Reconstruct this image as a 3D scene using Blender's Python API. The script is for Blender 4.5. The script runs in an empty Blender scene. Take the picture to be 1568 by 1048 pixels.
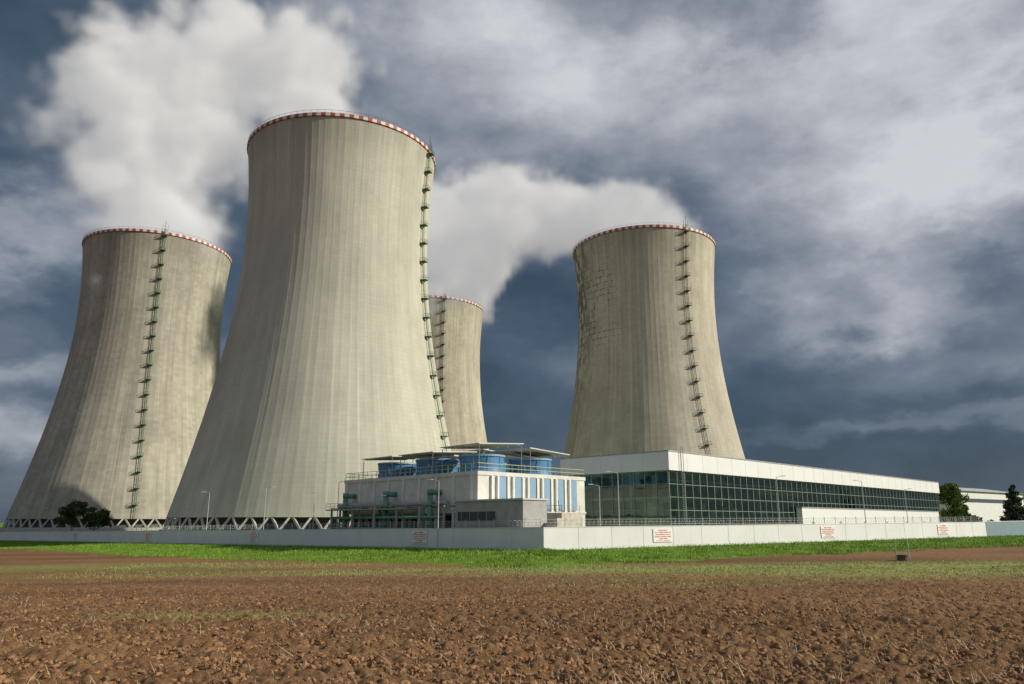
import bpy, math, random
import numpy as np
from mathutils import Vector, Matrix, noise as mnoise
random.seed(7); rng=np.random.default_rng(7)
S=bpy.context.scene
S.view_settings.view_transform='Standard'
try: S.view_settings.look='None'
except Exception: pass
S.view_settings.exposure=0
COL=S.collection
R=math.radians

# ---------------- node helpers ----------------
def newmat(name):
    m=bpy.data.materials.new(name); m.use_nodes=True
    nt=m.node_tree; b=nt.nodes['Principled BSDF']
    return m,nt,b
def N(nt,t,**k):
    n=nt.nodes.new(t)
    for a,v in k.items():
        if a=='inp':
            for i,x in v.items(): n.inputs[i].default_value=x
        else: setattr(n,a,v)
    return n
def L(nt,a,b): nt.links.new(a,b)
def mixc(nt,fac,a,b,mode='MIX'):
    n=nt.nodes.new('ShaderNodeMix'); n.data_type='RGBA'; n.blend_type=mode
    for s,v in ((n.inputs[0],fac),(n.inputs[6],a),(n.inputs[7],b)):
        if isinstance(v,bpy.types.NodeSocket): nt.links.new(v,s)
        else: s.default_value=v if not isinstance(v,tuple) else (v+(1,))[:4]
    return n.outputs[2]
def math_(nt,op,a,b=0.0,c=None,clamp=False):
    n=nt.nodes.new('ShaderNodeMath'); n.operation=op; n.use_clamp=clamp
    for i,v in enumerate((a,b,c)):
        if v is None: continue
        if isinstance(v,bpy.types.NodeSocket): nt.links.new(v,n.inputs[i])
        else: n.inputs[i].default_value=v
    return n.outputs[0]
def mrange(nt,v,a,b,c=0.0,d=1.0,smooth=False):
    n=nt.nodes.new('ShaderNodeMapRange'); n.clamp=True
    if smooth: n.interpolation_type='SMOOTHSTEP'
    nt.links.new(v,n.inputs[0])
    for i,x in zip((1,2,3,4),(a,b,c,d)): n.inputs[i].default_value=x
    return n.outputs[0]
def simple(name,col,rough=.7,var=.15,scale=.6,metal=0,bump=0,bscale=8):
    m,nt,b=newmat(name)
    tc=N(nt,'ShaderNodeTexCoord')
    no=N(nt,'ShaderNodeTexNoise',inp={'Scale':scale,'Detail':6.0,'Roughness':.65}); L(nt,tc.outputs['Object'],no.inputs['Vector'])
    f=mrange(nt,no.outputs[0],.3,.7)
    c=mixc(nt,f,tuple(x*(1-var) for x in col),tuple(min(1,x*(1+var)) for x in col))
    L(nt,c,b.inputs['Base Color']); b.inputs['Roughness'].default_value=rough; b.inputs['Metallic'].default_value=metal
    if bump:
        n2=N(nt,'ShaderNodeTexNoise',inp={'Scale':bscale,'Detail':4.0}); L(nt,tc.outputs['Object'],n2.inputs['Vector'])
        bp=N(nt,'ShaderNodeBump',inp={'Strength':bump,'Distance':.05}); L(nt,n2.outputs[0],bp.inputs['Height']); L(nt,bp.outputs[0],b.inputs['Normal'])
    return m

# ---------------- mesh builder ----------------
class MB:
    def __init__(s): s.v=[]; s.f=[]
    def box(s,o,ax,rx,ry,rz):
        """box in a local frame: o origin, ax=(e1,e2) horizontal axes, ranges"""
        e1,e2=Vector(ax[0]+(0,)) if len(ax[0])==2 else Vector(ax[0]),Vector(ax[1]+(0,)) if len(ax[1])==2 else Vector(ax[1])
        o=Vector(o) if len(o)==3 else Vector((o[0],o[1],0)); b=len(s.v)
        for z in rz:
            for x,y in ((rx[0],ry[0]),(rx[1],ry[0]),(rx[1],ry[1]),(rx[0],ry[1])):
                s.v.append(tuple(o+e1*x+e2*y+Vector((0,0,z))))
        s.f+=[tuple(b+i for i in q) for q in ((3,2,1,0),(4,5,6,7),(0,1,5,4),(1,2,6,5),(2,3,7,6),(3,0,4,7))]
    def beam(s,p,q,w,h=None):
        h=h or w; p=Vector(p);q=Vector(q);d=(q-p).normalized()
        up=Vector((0,0,1)) if abs(d.z)<.95 else Vector((1,0,0))
        a=d.cross(up).normalized()*w/2; c=a.cross(d).normalized()*h/2; b=len(s.v)
        for e in (p,q):
            for k in (a+c,a-c,-a-c,-a+c): s.v.append(tuple(e+k))
        s.f+=[tuple(b+i for i in t) for t in ((0,1,2,3),(7,6,5,4),(0,4,5,1),(1,5,6,2),(2,6,7,3),(3,7,4,0))]
    def cyl(s,p,q,r1,r2=None,n=16,cap=True):
        r2=r1 if r2 is None else r2; p=Vector(p);q=Vector(q);d=(q-p).normalized()
        up=Vector((0,0,1)) if abs(d.z)<.95 else Vector((1,0,0))
        a=d.cross(up).normalized(); c=a.cross(d).normalized(); b=len(s.v)
        for e,r in ((p,r1),(q,r2)):
            for i in range(n):
                t=2*math.pi*i/n; s.v.append(tuple(e+(a*math.cos(t)+c*math.sin(t))*r))
        for i in range(n):
            j=(i+1)%n; s.f.append((b+i,b+j,b+n+j,b+n+i))
        if cap: s.f.append(tuple(b+i for i in range(n))[::-1]); s.f.append(tuple(b+n+i for i in range(n)))
    def obj(s,name,mat,parent=None,smooth=False):
        me=bpy.data.meshes.new(name); me.from_pydata(s.v,[],s.f); me.update()
        import bmesh
        bm=bmesh.new(); bm.from_mesh(me); bmesh.ops.recalc_face_normals(bm,faces=bm.faces); bm.to_mesh(me); bm.free()
        if smooth: me.shade_smooth() if hasattr(me,'shade_smooth') else None
        ob=bpy.data.objects.new(name,me); COL.objects.link(ob)
        if mat: me.materials.append(mat)
        if parent: ob.parent=parent
        return ob
def empty(name,loc=(0,0,0)):
    e=bpy.data.objects.new(name,None); e.empty_display_size=.5; COL.objects.link(e); return e
def fastmesh(name,V,F,mat,smooth=False,parent=None):
    me=bpy.data.meshes.new(name); k=F.shape[1]
    me.vertices.add(len(V)); me.vertices.foreach_set('co',V.astype(np.float32).ravel())
    me.loops.add(F.size); me.loops.foreach_set('vertex_index',F.astype(np.int32).ravel())
    me.polygons.add(len(F)); me.polygons.foreach_set('loop_start',np.arange(0,F.size,k,dtype=np.int32))
    try: me.polygons.foreach_set('loop_total',np.full(len(F),k,dtype=np.int32))
    except Exception: pass
    me.polygons.foreach_set('use_smooth',np.full(len(F),smooth))
    me.update(calc_edges=True); me.validate()
    me.materials.append(mat)
    ob=bpy.data.objects.new(name,me); COL.objects.link(ob)
    if parent: ob.parent=parent
    return ob

# ---------------- terrain functions ----------------
C0=(4.4,108.0); dirL=(-.745,.667); dirR=(.859,.512); LL=249.0; LR=113.2
def sstep(t): t=np.clip(t,0,1); return t*t*(3-2*t)
def terr(x,y):
    x=np.asarray(x,float); y=np.asarray(y,float)
    px=x-C0[0]; py=y-C0[1]
    dL=px*.667+py*.745; dR=-px*.512+py*.859
    ins=np.minimum(dL,dR)
    sL=np.clip((px*dirL[0]+py*dirL[1])/LL,0,1.6); sR=np.clip((px*dirR[0]+py*dirR[1])/LR,0,1.6)
    wb=np.where(dL<dR,-2.5*sL,.82*sR)
    zf=1.3-2.3*sstep(y/85)+np.where(x<0,np.maximum(x,-260)*.0135,np.minimum(x,200)*.01)*sstep(np.maximum(y,0)/70)
    t=sstep(1+ins/22)
    z=zf*(1-t)+wb*t
    ti=np.clip((ins-.6)/4,0,1)
    z=np.where(ins>0,wb*(1-ti)+.3*ti,z)
    gr=18.5+6*np.exp(-((x+60)/50)**2)+ins
    return z,gr,ins
class VN:
    def __init__(s,seed): s.t=np.random.default_rng(seed).random((512,512))
    def __call__(s,x,y):
        xi=np.floor(x).astype(int); yi=np.floor(y).astype(int); fx=x-xi; fy=y-yi
        fx=fx*fx*(3-2*fx); fy=fy*fy*(3-2*fy); g=lambda a,b:s.t[a&511,b&511]
        return (g(xi,yi)*(1-fx)+g(xi+1,yi)*fx)*(1-fy)+(g(xi,yi+1)*(1-fx)+g(xi+1,yi+1)*fx)*fy
vn=VN(3)

# ---------------- ground ----------------
def ground_mat():
    m,nt,b=newmat('soil_and_grass')
    tc=N(nt,'ShaderNodeTexCoord'); P=tc.outputs['Object']
    def noise(sc,det=5.0,ro=.6,sx=(1,1,1)):
        mp=N(nt,'ShaderNodeMapping'); mp.inputs['Scale'].default_value=sx; L(nt,P,mp.inputs[0])
        n=N(nt,'ShaderNodeTexNoise',inp={'Scale':sc,'Detail':det,'Roughness':ro}); L(nt,mp.outputs[0],n.inputs['Vector']); return n.outputs[0]
    n1=noise(6,8.0,.7); n2=noise(.06,5.0,.6,(.4,1,1)); n3=noise(1.2,5.0,.7); n4=noise(.25,6.0,.7,(.35,1,1))
    soil=mixc(nt,mrange(nt,n1,.3,.7),(.108,.054,.023),(.325,.183,.087))
    soil=mixc(nt,mrange(nt,n3,.4,.75),soil,(.295,.172,.087),'MIX')
    soil=mixc(nt,mrange(nt,n2,.40,.62,0,.65),soil,(.112,.057,.028))
    vor=N(nt,'ShaderNodeTexNoise',inp={'Scale':16.0,'Detail':2.0}); L(nt,P,vor.inputs['Vector'])
    fle=math_(nt,'MULTIPLY',mrange(nt,vor.outputs[0],.63,.71),mrange(nt,n3,.4,.6))
    soil=mixc(nt,math_(nt,'MULTIPLY',fle,.5),soil,(.52,.42,.27))
    ac=N(nt,'ShaderNodeAttribute',attribute_name='crop')
    cr=math_(nt,'MULTIPLY',ac.outputs['Fac'],mrange(nt,n4,.32,.50))
    soil=mixc(nt,math_(nt,'MULTIPLY',cr,.9),soil,mixc(nt,mrange(nt,n3,.3,.7),(.14,.21,.035),(.38,.40,.15)))
    g=mixc(nt,mrange(nt,n3,.3,.7),(.075,.145,.011),(.18,.30,.026))
    g=mixc(nt,mrange(nt,n4,.5,.72,0,.65),g,(.28,.31,.08))
    ag=N(nt,'ShaderNodeAttribute',attribute_name='grassd')
    gd=math_(nt,'ADD',ag.outputs['Fac'],math_(nt,'MULTIPLY',math_(nt,'SUBTRACT',n4,.5),12.0))
    gd=math_(nt,'ADD',gd,math_(nt,'MULTIPLY',math_(nt,'SUBTRACT',n3,.5),5.0))
    c=mixc(nt,mrange(nt,gd,-.6,.6),soil,g)
    L(nt,c,b.inputs['Base Color']); b.inputs['Roughness'].default_value=.95
    b.inputs['Specular IOR Level'].default_value=.15
    bp=N(nt,'ShaderNodeBump',inp={'Strength':1.0,'Distance':.08}); L(nt,noise(9,6.0,.7),bp.inputs['Height']); L(nt,bp.outputs[0],b.inputs['Normal'])
    return m
GM=ground_mat()
def crop(x,y):
    c=np.exp(-(((x-46)/36)**2+((y-70)/15)**2)**1.3)
    c+=.8*np.exp(-(((x-20)/60)**2+((y-80)/7)**2)**1.3)
    c+=.55*np.exp(-(((x+60)/45)**2+((y-98)/10)**2)**1.3)
    c+=.45*np.exp(-(((x+10)/4)**2+((y-27)/1.5)**2)**1.3)+.4*np.exp(-(((x-10)/9)**2+((y-48)/3)**2)**1.3)
    return np.clip(c,0,1)
azf=np.radians(np.arange(-50,50.01,.11)); azc=np.radians(np.arange(54,306,4))
AZ=np.concatenate([azf,azc])
rr=np.concatenate([[.5,2,4,6,8],np.geomspace(10,130,430),np.geomspace(131.5,400,120),np.geomspace(420,5000,26)])
A,RR=np.meshgrid(AZ,rr); X=(RR*np.sin(A)); Y=(RR*np.cos(A))
Z,G,INS=terr(X,Y)
fieldm=sstep(-(G-1)/3.0)*np.clip(1.6-RR/90,0,1)
d=.13*(vn(X*1.6,Y*1.6)-.5)+.13*(vn(X*4.1+9,Y*4.1)-.5)+.11*(vn(X*9.3,Y*9.3+5)-.5)
rows=.025*np.sin((X*.35+Y*.94)*2*math.pi/.75)
Zd=Z+(d+rows)*fieldm+np.where(G>0,.25*(vn(X*.35,Y*.35)-.5),0)*np.clip(-INS/3,0,1)
n_r,n_a=A.shape
V=np.stack([X,Y,Zd],-1).reshape(-1,3)
i=np.arange(n_r-1)[:,None]; j=np.arange(n_a)[None,:]; j2=(j+1)%n_a
F=np.stack([i*n_a+j,i*n_a+j2,(i+1)*n_a+j2,(i+1)*n_a+j],-1).reshape(-1,4)
V=np.vstack([V,[[0,0,float(terr(0,0)[0])]]])
gnd=fastmesh('ground',V,F[:,::-1],GM,smooth=True)
me=gnd.data
for nm,arr in (('grassd',G),('crop',crop(X,Y))):
    a=me.attributes.new(nm,'FLOAT','POINT'); a.data.foreach_set('value',np.append(arr.ravel(),0).astype(np.float32))

ico=[( -0.5257,0,0.8507),(0.5257,0,0.8507),(-0.5257,0,-0.8507),(0.5257,0,-0.8507),(0,0.8507,0.5257),(0,0.8507,-0.5257),(0,-0.8507,0.5257),(0,-0.8507,-0.5257),(0.8507,0.5257,0),(-0.8507,0.5257,0),(0.8507,-0.5257,0),(-0.8507,-0.5257,0)]
icf=[(0,4,1),(0,9,4),(9,5,4),(4,5,8),(4,8,1),(8,10,1),(8,3,10),(5,3,8),(5,2,3),(2,7,3),(7,10,3),(7,6,10),(7,11,6),(11,0,6),(0,1,6),(6,1,10),(9,0,11),(9,11,2),(9,2,5),(7,2,11)]
ico=np.array(ico); icf=np.array(icf)
def clods(n):
    r=10*np.exp(rng.random(n)*math.log(9)); a=np.radians((rng.random(n)-.5)*88)
    x=r*np.sin(a); y=r*np.cos(a); z,g,_=terr(x,y); k=g<-1; x,y,z=x[k],y[k],z[k]; n=len(x)
    s=(.014+.070*rng.random(n)**3.4)[:,None,None]
    v=ico[None]*(1+.6*(rng.random((n,12,1))-.5))*s*(.6+.8*rng.random((n,1,3)))
    t=rng.random(n)*6.28; c,sn=np.cos(t)[:,None],np.sin(t)[:,None]
    vx=v[:,:,0]*c-v[:,:,1]*sn+x[:,None]; vy=v[:,:,0]*sn+v[:,:,1]*c+y[:,None]; vz=v[:,:,2]*.75+(z+.02)[:,None]
    V=np.stack([vx,vy,vz],-1).reshape(-1,3); F=(icf[None]+(np.arange(n)*12)[:,None,None]).reshape(-1,3)
    return V,F
cm=simple('clod_soil',(.24,.132,.062),.95,.5,2.2)
V,F=clods(50000); fastmesh('soil_clods',V,F,cm)
def blades(name,x,y,z,h,w,lean,mat):
    n=len(x); t=rng.random(n)*6.28; dx=np.cos(t)*w/2; dy=np.sin(t)*w/2
    l=rng.random(n)*6.28; lx=np.cos(l)*h*lean*rng.random(n); ly=np.sin(l)*h*lean*rng.random(n)
    V=np.stack([np.stack([x-dx,y-dy,z-.02],-1),np.stack([x+dx,y+dy,z-.02],-1),np.stack([x+lx+dx*.3,y+ly+dy*.3,z+h],-1),np.stack([x+lx-dx*.3,y+ly-dy*.3,z+h],-1)],1).reshape(-1,3)
    F=np.arange(n*4).reshape(-1,4); return fastmesh(name,V,F,mat)
n=20000
r=11*np.exp(rng.random(n)*math.log(7.5)); a=np.radians((rng.random(n)-.5)*86)
x=r*np.sin(a); y=r*np.cos(a); z,g,_=terr(x,y)
k=(g<-1)&(rng.random(n)<(.2+.8*sstep((vn(x*.25,y*.25)-.35)/.3))*np.where(x>0,1,.5))
x,y,z=x[k],y[k],z[k]; n=len(x)
blades('crop_stubble',x,y,z,.04+.25*rng.random(n)**2.2,.013+0*x,1.6,simple('dry_straw',(.55,.46,.31),.8,.3,2))
n=260000
s=rng.random(n); side=rng.random(n)<.62
along=np.where(side,s*290,s*150); out=rng.random(n)*28+.2
x=np.where(side,C0[0]+dirL[0]*along-.667*out,C0[0]+dirR[0]*along+.512*out)
y=np.where(side,C0[1]+dirL[1]*along-.745*out,C0[1]+dirR[1]*along-.859*out)
nw=22000; tw=rng.random(nw)*1.4-.6; rw=rng.random(nw)*24
x=np.append(x,C0[0]+np.sin(tw)*rw); y=np.append(y,C0[1]-np.cos(tw)*rw-.3)
z,g,ins=terr(x,y)
gg=g+12*(vn(x*.09,y*.25)-.5)+5*(vn(x*1.2,y*1.2)-.5)
k=(gg>-.8)&(ins<-.3)&(rng.random(len(x))<.75); x,y,z=x[k],y[k],z[k]; n=len(x)
z=z+.02
gmm=simple('grass_blades',(.145,.255,.020),.8,.55,.35)
blades('grass_verge',x,y,z-.1,.14+.22*rng.random(n)**2*(1+vn(x*.4,y*.4)),.07+0*x,.8,gmm)
n=150000; x=rng.random(n)*150-50; y=46+rng.random(n)*60; k=(rng.random(n)<crop(x,y)*sstep((vn(x*.12,y*.35)-.25)/.4)); x,y=x[k],y[k]
z,g,ins=terr(x,y); k=g<1; x,y,z=x[k],y[k],z[k]; n=len(x)
blades('field_seedlings',x,y,z-.02,.08+.15*rng.random(n),.045+0*x,.8,simple('seedling_green',(.30,.35,.11),.8,.5,.4))

# ---------------- cooling towers ----------------
def tower_mat(name,col,stain=0.3,seed=0.0,patch=.12,marks=0.0):
    m,nt,b=newmat(name)
    uv=N(nt,'ShaderNodeUVMap'); uv.uv_map='UVMap'
    def nz(sc,vec,scale=(1,1,1),det=6.0,ro=.6):
        mp=N(nt,'ShaderNodeMapping'); mp.inputs['Scale'].default_value=scale; mp.inputs['Location'].default_value=(seed,seed*2,seed*3); L(nt,vec,mp.inputs[0])
        n=N(nt,'ShaderNodeTexNoise',inp={'Scale':sc,'Detail':det,'Roughness':ro}); L(nt,mp.outputs[0],n.inputs['Vector']); return n.outputs[0]
    U=uv.outputs[0]
    big=nz(.03,U); streak=nz(.5,U,(1,.03,1)); fine=nz(1.5,U,(1,.25,1),8.0,.7); mid=nz(.12,U,(1,.6,1),6.0,.65)
    c=mixc(nt,mrange(nt,big,.3,.7),tuple(x*.80 for x in col),tuple(x*1.08 for x in col))
    c=mixc(nt,mrange(nt,mid,.45,.68,0,stain),c,tuple(x*.58 for x in col))
    c=mixc(nt,mrange(nt,streak,.45,.68,0,stain*1.1),c,tuple(x*.58 for x in col))
    c=mixc(nt,mrange(nt,fine,.3,.75,0,.32),c,tuple(x*.74 for x in col))
    br=N(nt,'ShaderNodeTexBrick',inp={'Scale':1.0,'Mortar Size':.03,'Brick Width':1.9635,'Row Height':1.25,'Color1':(1,1,1,1),'Color2':(1-patch,1-patch,1-patch,1),'Mortar':(.82,.82,.82,1)})
    br.offset=0; L(nt,U,br.inputs['Vector'])
    c=mixc(nt,.75,c,br.outputs['Color'],'MULTIPLY')
    lr=nz(1.1,U,(1,.010,1),3.0)
    c=mixc(nt,mrange(nt,lr,.61,.68,0,.28),c,tuple(min(1,x*1.4) for x in col))
    sp=N(nt,'ShaderNodeSeparateXYZ'); L(nt,U,sp.inputs[0])
    rimd=math_(nt,'MULTIPLY',mrange(nt,sp.outputs[1],104,117,0,1,True),mrange(nt,streak,.3,.6,.3,.9))
    c=mixc(nt,math_(nt,'MULTIPLY',rimd,.45),c,tuple(x*.42 for x in col))
    if marks>0:
        mm=nz(.42,U,(1,.5,1),8.0,.75)
        zone=math_(nt,'MULTIPLY',mrange(nt,sp.outputs[0],-38,-18,1,0,True),mrange(nt,sp.outputs[1],35,88,.2,1,True))
        k=math_(nt,'MULTIPLY',mrange(nt,mm,.48,.52),zone)
        cb=N(nt,'ShaderNodeTexBrick',inp={'Scale':1.0,'Mortar Size':.2,'Brick Width':3.927,'Row Height':2.5}); cb.offset=0.5; L(nt,U,cb.inputs['Vector'])
        m2=nz(.12,U,(1,.8,1),6.0,.7); m3=nz(.9,U,(1,1,1),5.0,.7)
        z2=math_(nt,'MULTIPLY',mrange(nt,sp.outputs[0],-24,-2,1,0,True),math_(nt,'MULTIPLY',mrange(nt,sp.outputs[1],66,78,0,1,True),mrange(nt,sp.outputs[1],98,112,1,.4,True)))
        k2=math_(nt,'MULTIPLY',math_(nt,'MULTIPLY',mrange(nt,m2,.42,.49),z2),math_(nt,'MULTIPLY',cb.outputs['Fac'],mrange(nt,m3,.45,.51)))
        k=math_(nt,'MAXIMUM',k,k2)
        c=mixc(nt,math_(nt,'MULTIPLY',k,marks),c,(.07,.065,.055))
    L(nt,c,b.inputs['Base Color']); b.inputs['Roughness'].default_value=.92; b.inputs['Specular IOR Level'].default_value=.2
    bp=N(nt,'ShaderNodeBump',inp={'Strength':.4,'Distance':.08}); L(nt,br.outputs['Fac'],bp.inputs['Height']); bp.invert=True
    b2=N(nt,'ShaderNodeBump',inp={'Strength':.35,'Distance':.12}); L(nt,fine,b2.inputs['Height']); L(nt,bp.outputs[0],b2.inputs['Normal'])
    L(nt,b2.outputs[0],b.inputs['Normal'])
    return m
def prof(z): return 28.2*math.sqrt(1+((90-z)/78.0)**2)
redm=simple('rim_red_paint',(.38,.06,.055),.6,.25); whm=simple('rim_white_paint',(.58,.55,.51),.6,.15)
legm=simple('leg_concrete',(.42,.41,.37),.9,.15); darkm=simple('dark_interior',(.02,.022,.025),.9,.2); fillm=simple('dark_fill_grey',(.10,.10,.095),.9,.2)
ladg=simple('ladder_green_paint',(.045,.15,.06),.6,.3); ladd=simple('ladder_dark_steel',(.06,.07,.055),.6,.3)
H=118.0; ZB=3.0
def tower(cx,cy,zb,mat,lad_deg,lad_mat,name='cooling_tower',detail=1):
    root=empty(name); root.location=(cx,cy,zb)
    toC=math.atan2(-cy,-cx)
    nrib=96; sub=6; n=nrib*sub; rows=80
    zs=np.linspace(ZB,H-1.1,rows); vs=[];uvs=[]
    for z in zs:
        r=prof(z)
        for k in range(n+1):
            t=toC+math.pi+2*math.pi*k/n; ph=k%sub
            rr_=r+(.05 if ph in(0,) else 0)
            vs.append((rr_*math.cos(t),rr_*math.sin(t),z)); uvs.append(((k/n-.5)*2*math.pi*30,z))
    V=np.array(vs); uvs=np.array(uvs)
    i=np.arange(rows-1)[:,None]; j=np.arange(n)[None,:]; w=n+1
    F=np.stack([i*w+j,i*w+j+1,(i+1)*w+j+1,(i+1)*w+j],-1).reshape(-1,4)
    ob=fastmesh('shell',V,F,mat,smooth=True,parent=root)
    uvl=ob.data.uv_layers.new(name='UVMap'); li=np.zeros(len(ob.data.loops),dtype=np.int32); ob.data.loops.foreach_get('vertex_index',li)
    uvl.data.foreach_set('uv',uvs[li].astype(np.float32).ravel())
    b=MB(); m=72
    for z in np.linspace(ZB+.3,H-.2,30):
        r=prof(z)-.75
        for k in range(m): b.v.append((r*math.cos(2*math.pi*k/m),r*math.sin(2*math.pi*k/m),z))
    for i in range(29):
        for k in range(m): k2=(k+1)%m; b.f.append((i*m+k,i*m+k2,(i+1)*m+k2,(i+1)*m+k))
    b.obj('inner_shell',legm,root,True)
    red=MB(); wh=MB(); nb=140
    for k in range(nb):
        t0=2*math.pi*k/nb; t1=2*math.pi*(k+1)/nb; tgt=red if k%2 else wh; bb=len(tgt.v); r=prof(H)
        for z in (H-1.0,H):
            for rad in (r+.28,r-.5):
                for t in (t0,(t0+t1)/2,t1): tgt.v.append((rad*math.cos(t),rad*math.sin(t),z))
        tgt.f+=[tuple(bb+q for q in f) for f in ((0,1,7,6),(1,2,8,7),(3,9,10,4),(4,10,11,5),(6,7,10,9),(7,8,11,10),(0,3,4,1),(1,4,5,2),(0,6,9,3),(2,5,11,8))]
    red.obj('rim_red_blocks',redm,root); wh.obj('rim_white_blocks',whm,root)
    lg=MB(); nl=52; r0=prof(0)-.4; r1=prof(ZB)-.4
    for k in range(nl):
        t=2*math.pi*k/nl; dt=math.pi/nl
        p=(r0*math.cos(t),r0*math.sin(t),-.2)
        for s_ in (-1,1):
            q=(r1*math.cos(t+s_*dt*.93),r1*math.sin(t+s_*dt*.93),ZB+.3)
            lg.beam(p,q,.5,.5)
    lg.obj('diagonal_legs',legm,root)
    ba=MB(); ba.cyl((0,0,-3),(0,0,-.05),r0+1.2,r0+1.2,96); ba.obj('basin',legm,root)
    co=MB(); co.cyl((0,0,-.04),(0,0,ZB+4),40,37,64); co.obj('dark_fill_core',fillm,root)  # dark core behind the legs puts the interior's shade into its colour
    t=toC+R(lad_deg); ld=MB(); ux=Vector((math.cos(t),math.sin(t),0)); tx=Vector((-math.sin(t),math.cos(t),0))
    zz=np.linspace(ZB,H+1,60); prev=None
    for z in zz:
        c=ux*(prof(z)+.65)+Vector((0,0,z))
        if prev is not None:
            for o in (-.3,.3): ld.beam(prev+tx*o,c+tx*o,.13)
            ld.beam((prev+c)/2-tx*.3,(prev+c)/2+tx*.3,.08); ld.beam(prev+ux*.5,c+ux*.5,.07)
        prev=c
    z=8.0
    while z<H:
        r=prof(z); o=ux*(r+.1)+Vector((0,0,z))
        ld.box(tuple(o),(tuple(ux),tuple(tx)),(0,1.8),(-1.0,1.0),(-.10,.04))
        ld.beam(o+Vector((0,0,-1.2)),o+ux*1.7,.14)
        for a_ in (-.95,.95):
            ld.beam(o+ux*1.75+tx*a_,o+ux*1.75+tx*a_+Vector((0,0,1.1)),.08); ld.beam(o+tx*a_+Vector((0,0,1.05)),o+ux*1.75+tx*a_+Vector((0,0,1.05)),.08)
            ld.beam(o+tx*a_+Vector((0,0,.55)),o+ux*1.75+tx*a_+Vector((0,0,.55)),.06)
        ld.beam(o+ux*1.75-tx*.95+Vector((0,0,1.05)),o+ux*1.75+tx*.95+Vector((0,0,1.05)),.08)
        z+=6.0
    c=ux*(prof(H)+.5)+Vector((0,0,H)); ld.beam(c,c+Vector((0,0,4.5)),.12); ld.beam(c+tx,c+tx+Vector((0,0,3)),.1); ld.beam(c-tx,c-tx+Vector((0,0,3)),.1)
    ld.obj('ladder_with_platforms',lad_mat,root)
    rl=MB(); r=prof(H)+.1
    for k in range(90):
        a0=2*math.pi*k/90; a1=2*math.pi*(k+1)/90
        rl.beam((r*math.cos(a0),r*math.sin(a0),H+.9),(r*math.cos(a1),r*math.sin(a1),H+.9),.06)
        rl.beam((r*math.cos(a0),r*math.sin(a0),H),(r*math.cos(a0),r*math.sin(a0),H+.9),.06)
    rl.obj('rim_handrail',ladd,root)
    return root
tower(-55.6,227.3,2.0,tower_mat('tower_concrete_a',(.52,.515,.43),.36,1.0,.06),61,ladg)
tower(-157.0,316.2,2.0,tower_mat('tower_concrete_b',(.46,.44,.36),.75,7.0,.2),2,ladg)
tower(56.3,304.8,-1.0,tower_mat('tower_concrete_c',(.52,.49,.395),.6,13.0,.12,.9),34,ladd)
tower(-46.2,408.4,2.0,tower_mat('tower_concrete_d',(.48,.45,.36),.75,21.0,.14),14,ladd)

# ---------------- perimeter wall ----------------
def wallmat(name,col):
    m,nt,b=newmat(name); tc=N(nt,'ShaderNodeTexCoord')
    n1=N(nt,'ShaderNodeTexNoise',inp={'Scale':.25,'Detail':5.0}); L(nt,tc.outputs['Object'],n1.inputs[0])
    mp=N(nt,'ShaderNodeMapping'); mp.inputs['Scale'].default_value=(1.5,1.5,.25); L(nt,tc.outputs['Object'],mp.inputs[0])
    n2=N(nt,'ShaderNodeTexNoise',inp={'Scale':1.0,'Detail':6.0,'Roughness':.7}); L(nt,mp.outputs[0],n2.inputs[0])
    c=mixc(nt,mrange(nt,n1.outputs[0],.3,.7),tuple(x*.90 for x in col),col)
    c=mixc(nt,mrange(nt,n2.outputs[0],.5,.8,0,.25),c,tuple(x*.6 for x in col))
    L(nt,c,b.inputs['Base Color']); b.inputs['Roughness'].default_value=.85; return m
wm=wallmat('painted_concrete_wall',(.72,.73,.74)); wj=simple('wall_joint',(.56,.57,.57),.9,.1)
wcap=simple('wall_coping',(.60,.61,.61),.8,.12)
wall=empty('perimeter_wall'); W=MB(); J=MB(); CP=MB()
def wallrun(p,dr,L0,L1,zt0,zt1,zb0,zb1,nrm,panel=6.0):
    k=L0
    while k<L1-.01:
        k2=min(k+panel,L1); f=lambda q:(q-L0)/(L1-L0)
        a=Vector((p[0]+dr[0]*k,p[1]+dr[1]*k,0)); b=Vector((p[0]+dr[0]*k2,p[1]+dr[1]*k2,0)); nn=Vector(nrm+(0,))
        za=zt0+(zt1-zt0)*f(k); zb=zt0+(zt1-zt0)*f(k2); ba=zb0+(zb1-zb0)*f(k)-.6; bb=zb0+(zb1-zb0)*f(k2)-.6
        for M,o0,o1,t0,b0 in ((W,0,-.25,0,None),(CP,.05,-.30,.10,0)):
            s=len(M.v)
            for pt,zt,zbb in ((a,za,ba),(b,zb,bb)):
                lo=zbb if b0 is None else zt+.001
                for o,zz in ((o0,lo),(o0,zt+t0),(o1,zt+t0),(o1,lo)): M.v.append(tuple(pt+nn*o+Vector((0,0,zz))))
            M.f+=[tuple(s+q for q in f_) for f_ in ((0,1,2,3),(7,6,5,4),(0,4,5,1),(1,5,6,2),(2,6,7,3),(3,7,4,0))]
        J.beam(a+nn*.003+Vector((0,0,ba)),a+nn*.003+Vector((0,0,za)),.04,.04)
        k=k2
wallrun(C0,dirL,0,LL*1.4,3.05,3.05-2.6*1.4,0,-3.5,(-.667,-.745))
wallrun(C0,dirR,0,LR,3.05,3.82,0,.82,(.512,-.859))
W.obj('panels',wm,wall); J.obj('joints',wj,wall); CP.obj('coping',wcap,wall)
W2=empty('perimeter_wall'); W=MB();J=MB();CP=MB()
p2=(C0[0]+dirR[0]*LR,C0[1]+dirR[1]*LR); d2=Vector((73.4,84,0)).normalized()
wallrun(p2,(d2.x,d2.y),.3,150,3.85,4.6,.5,1.0,(d2.y,-d2.x))
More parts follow.
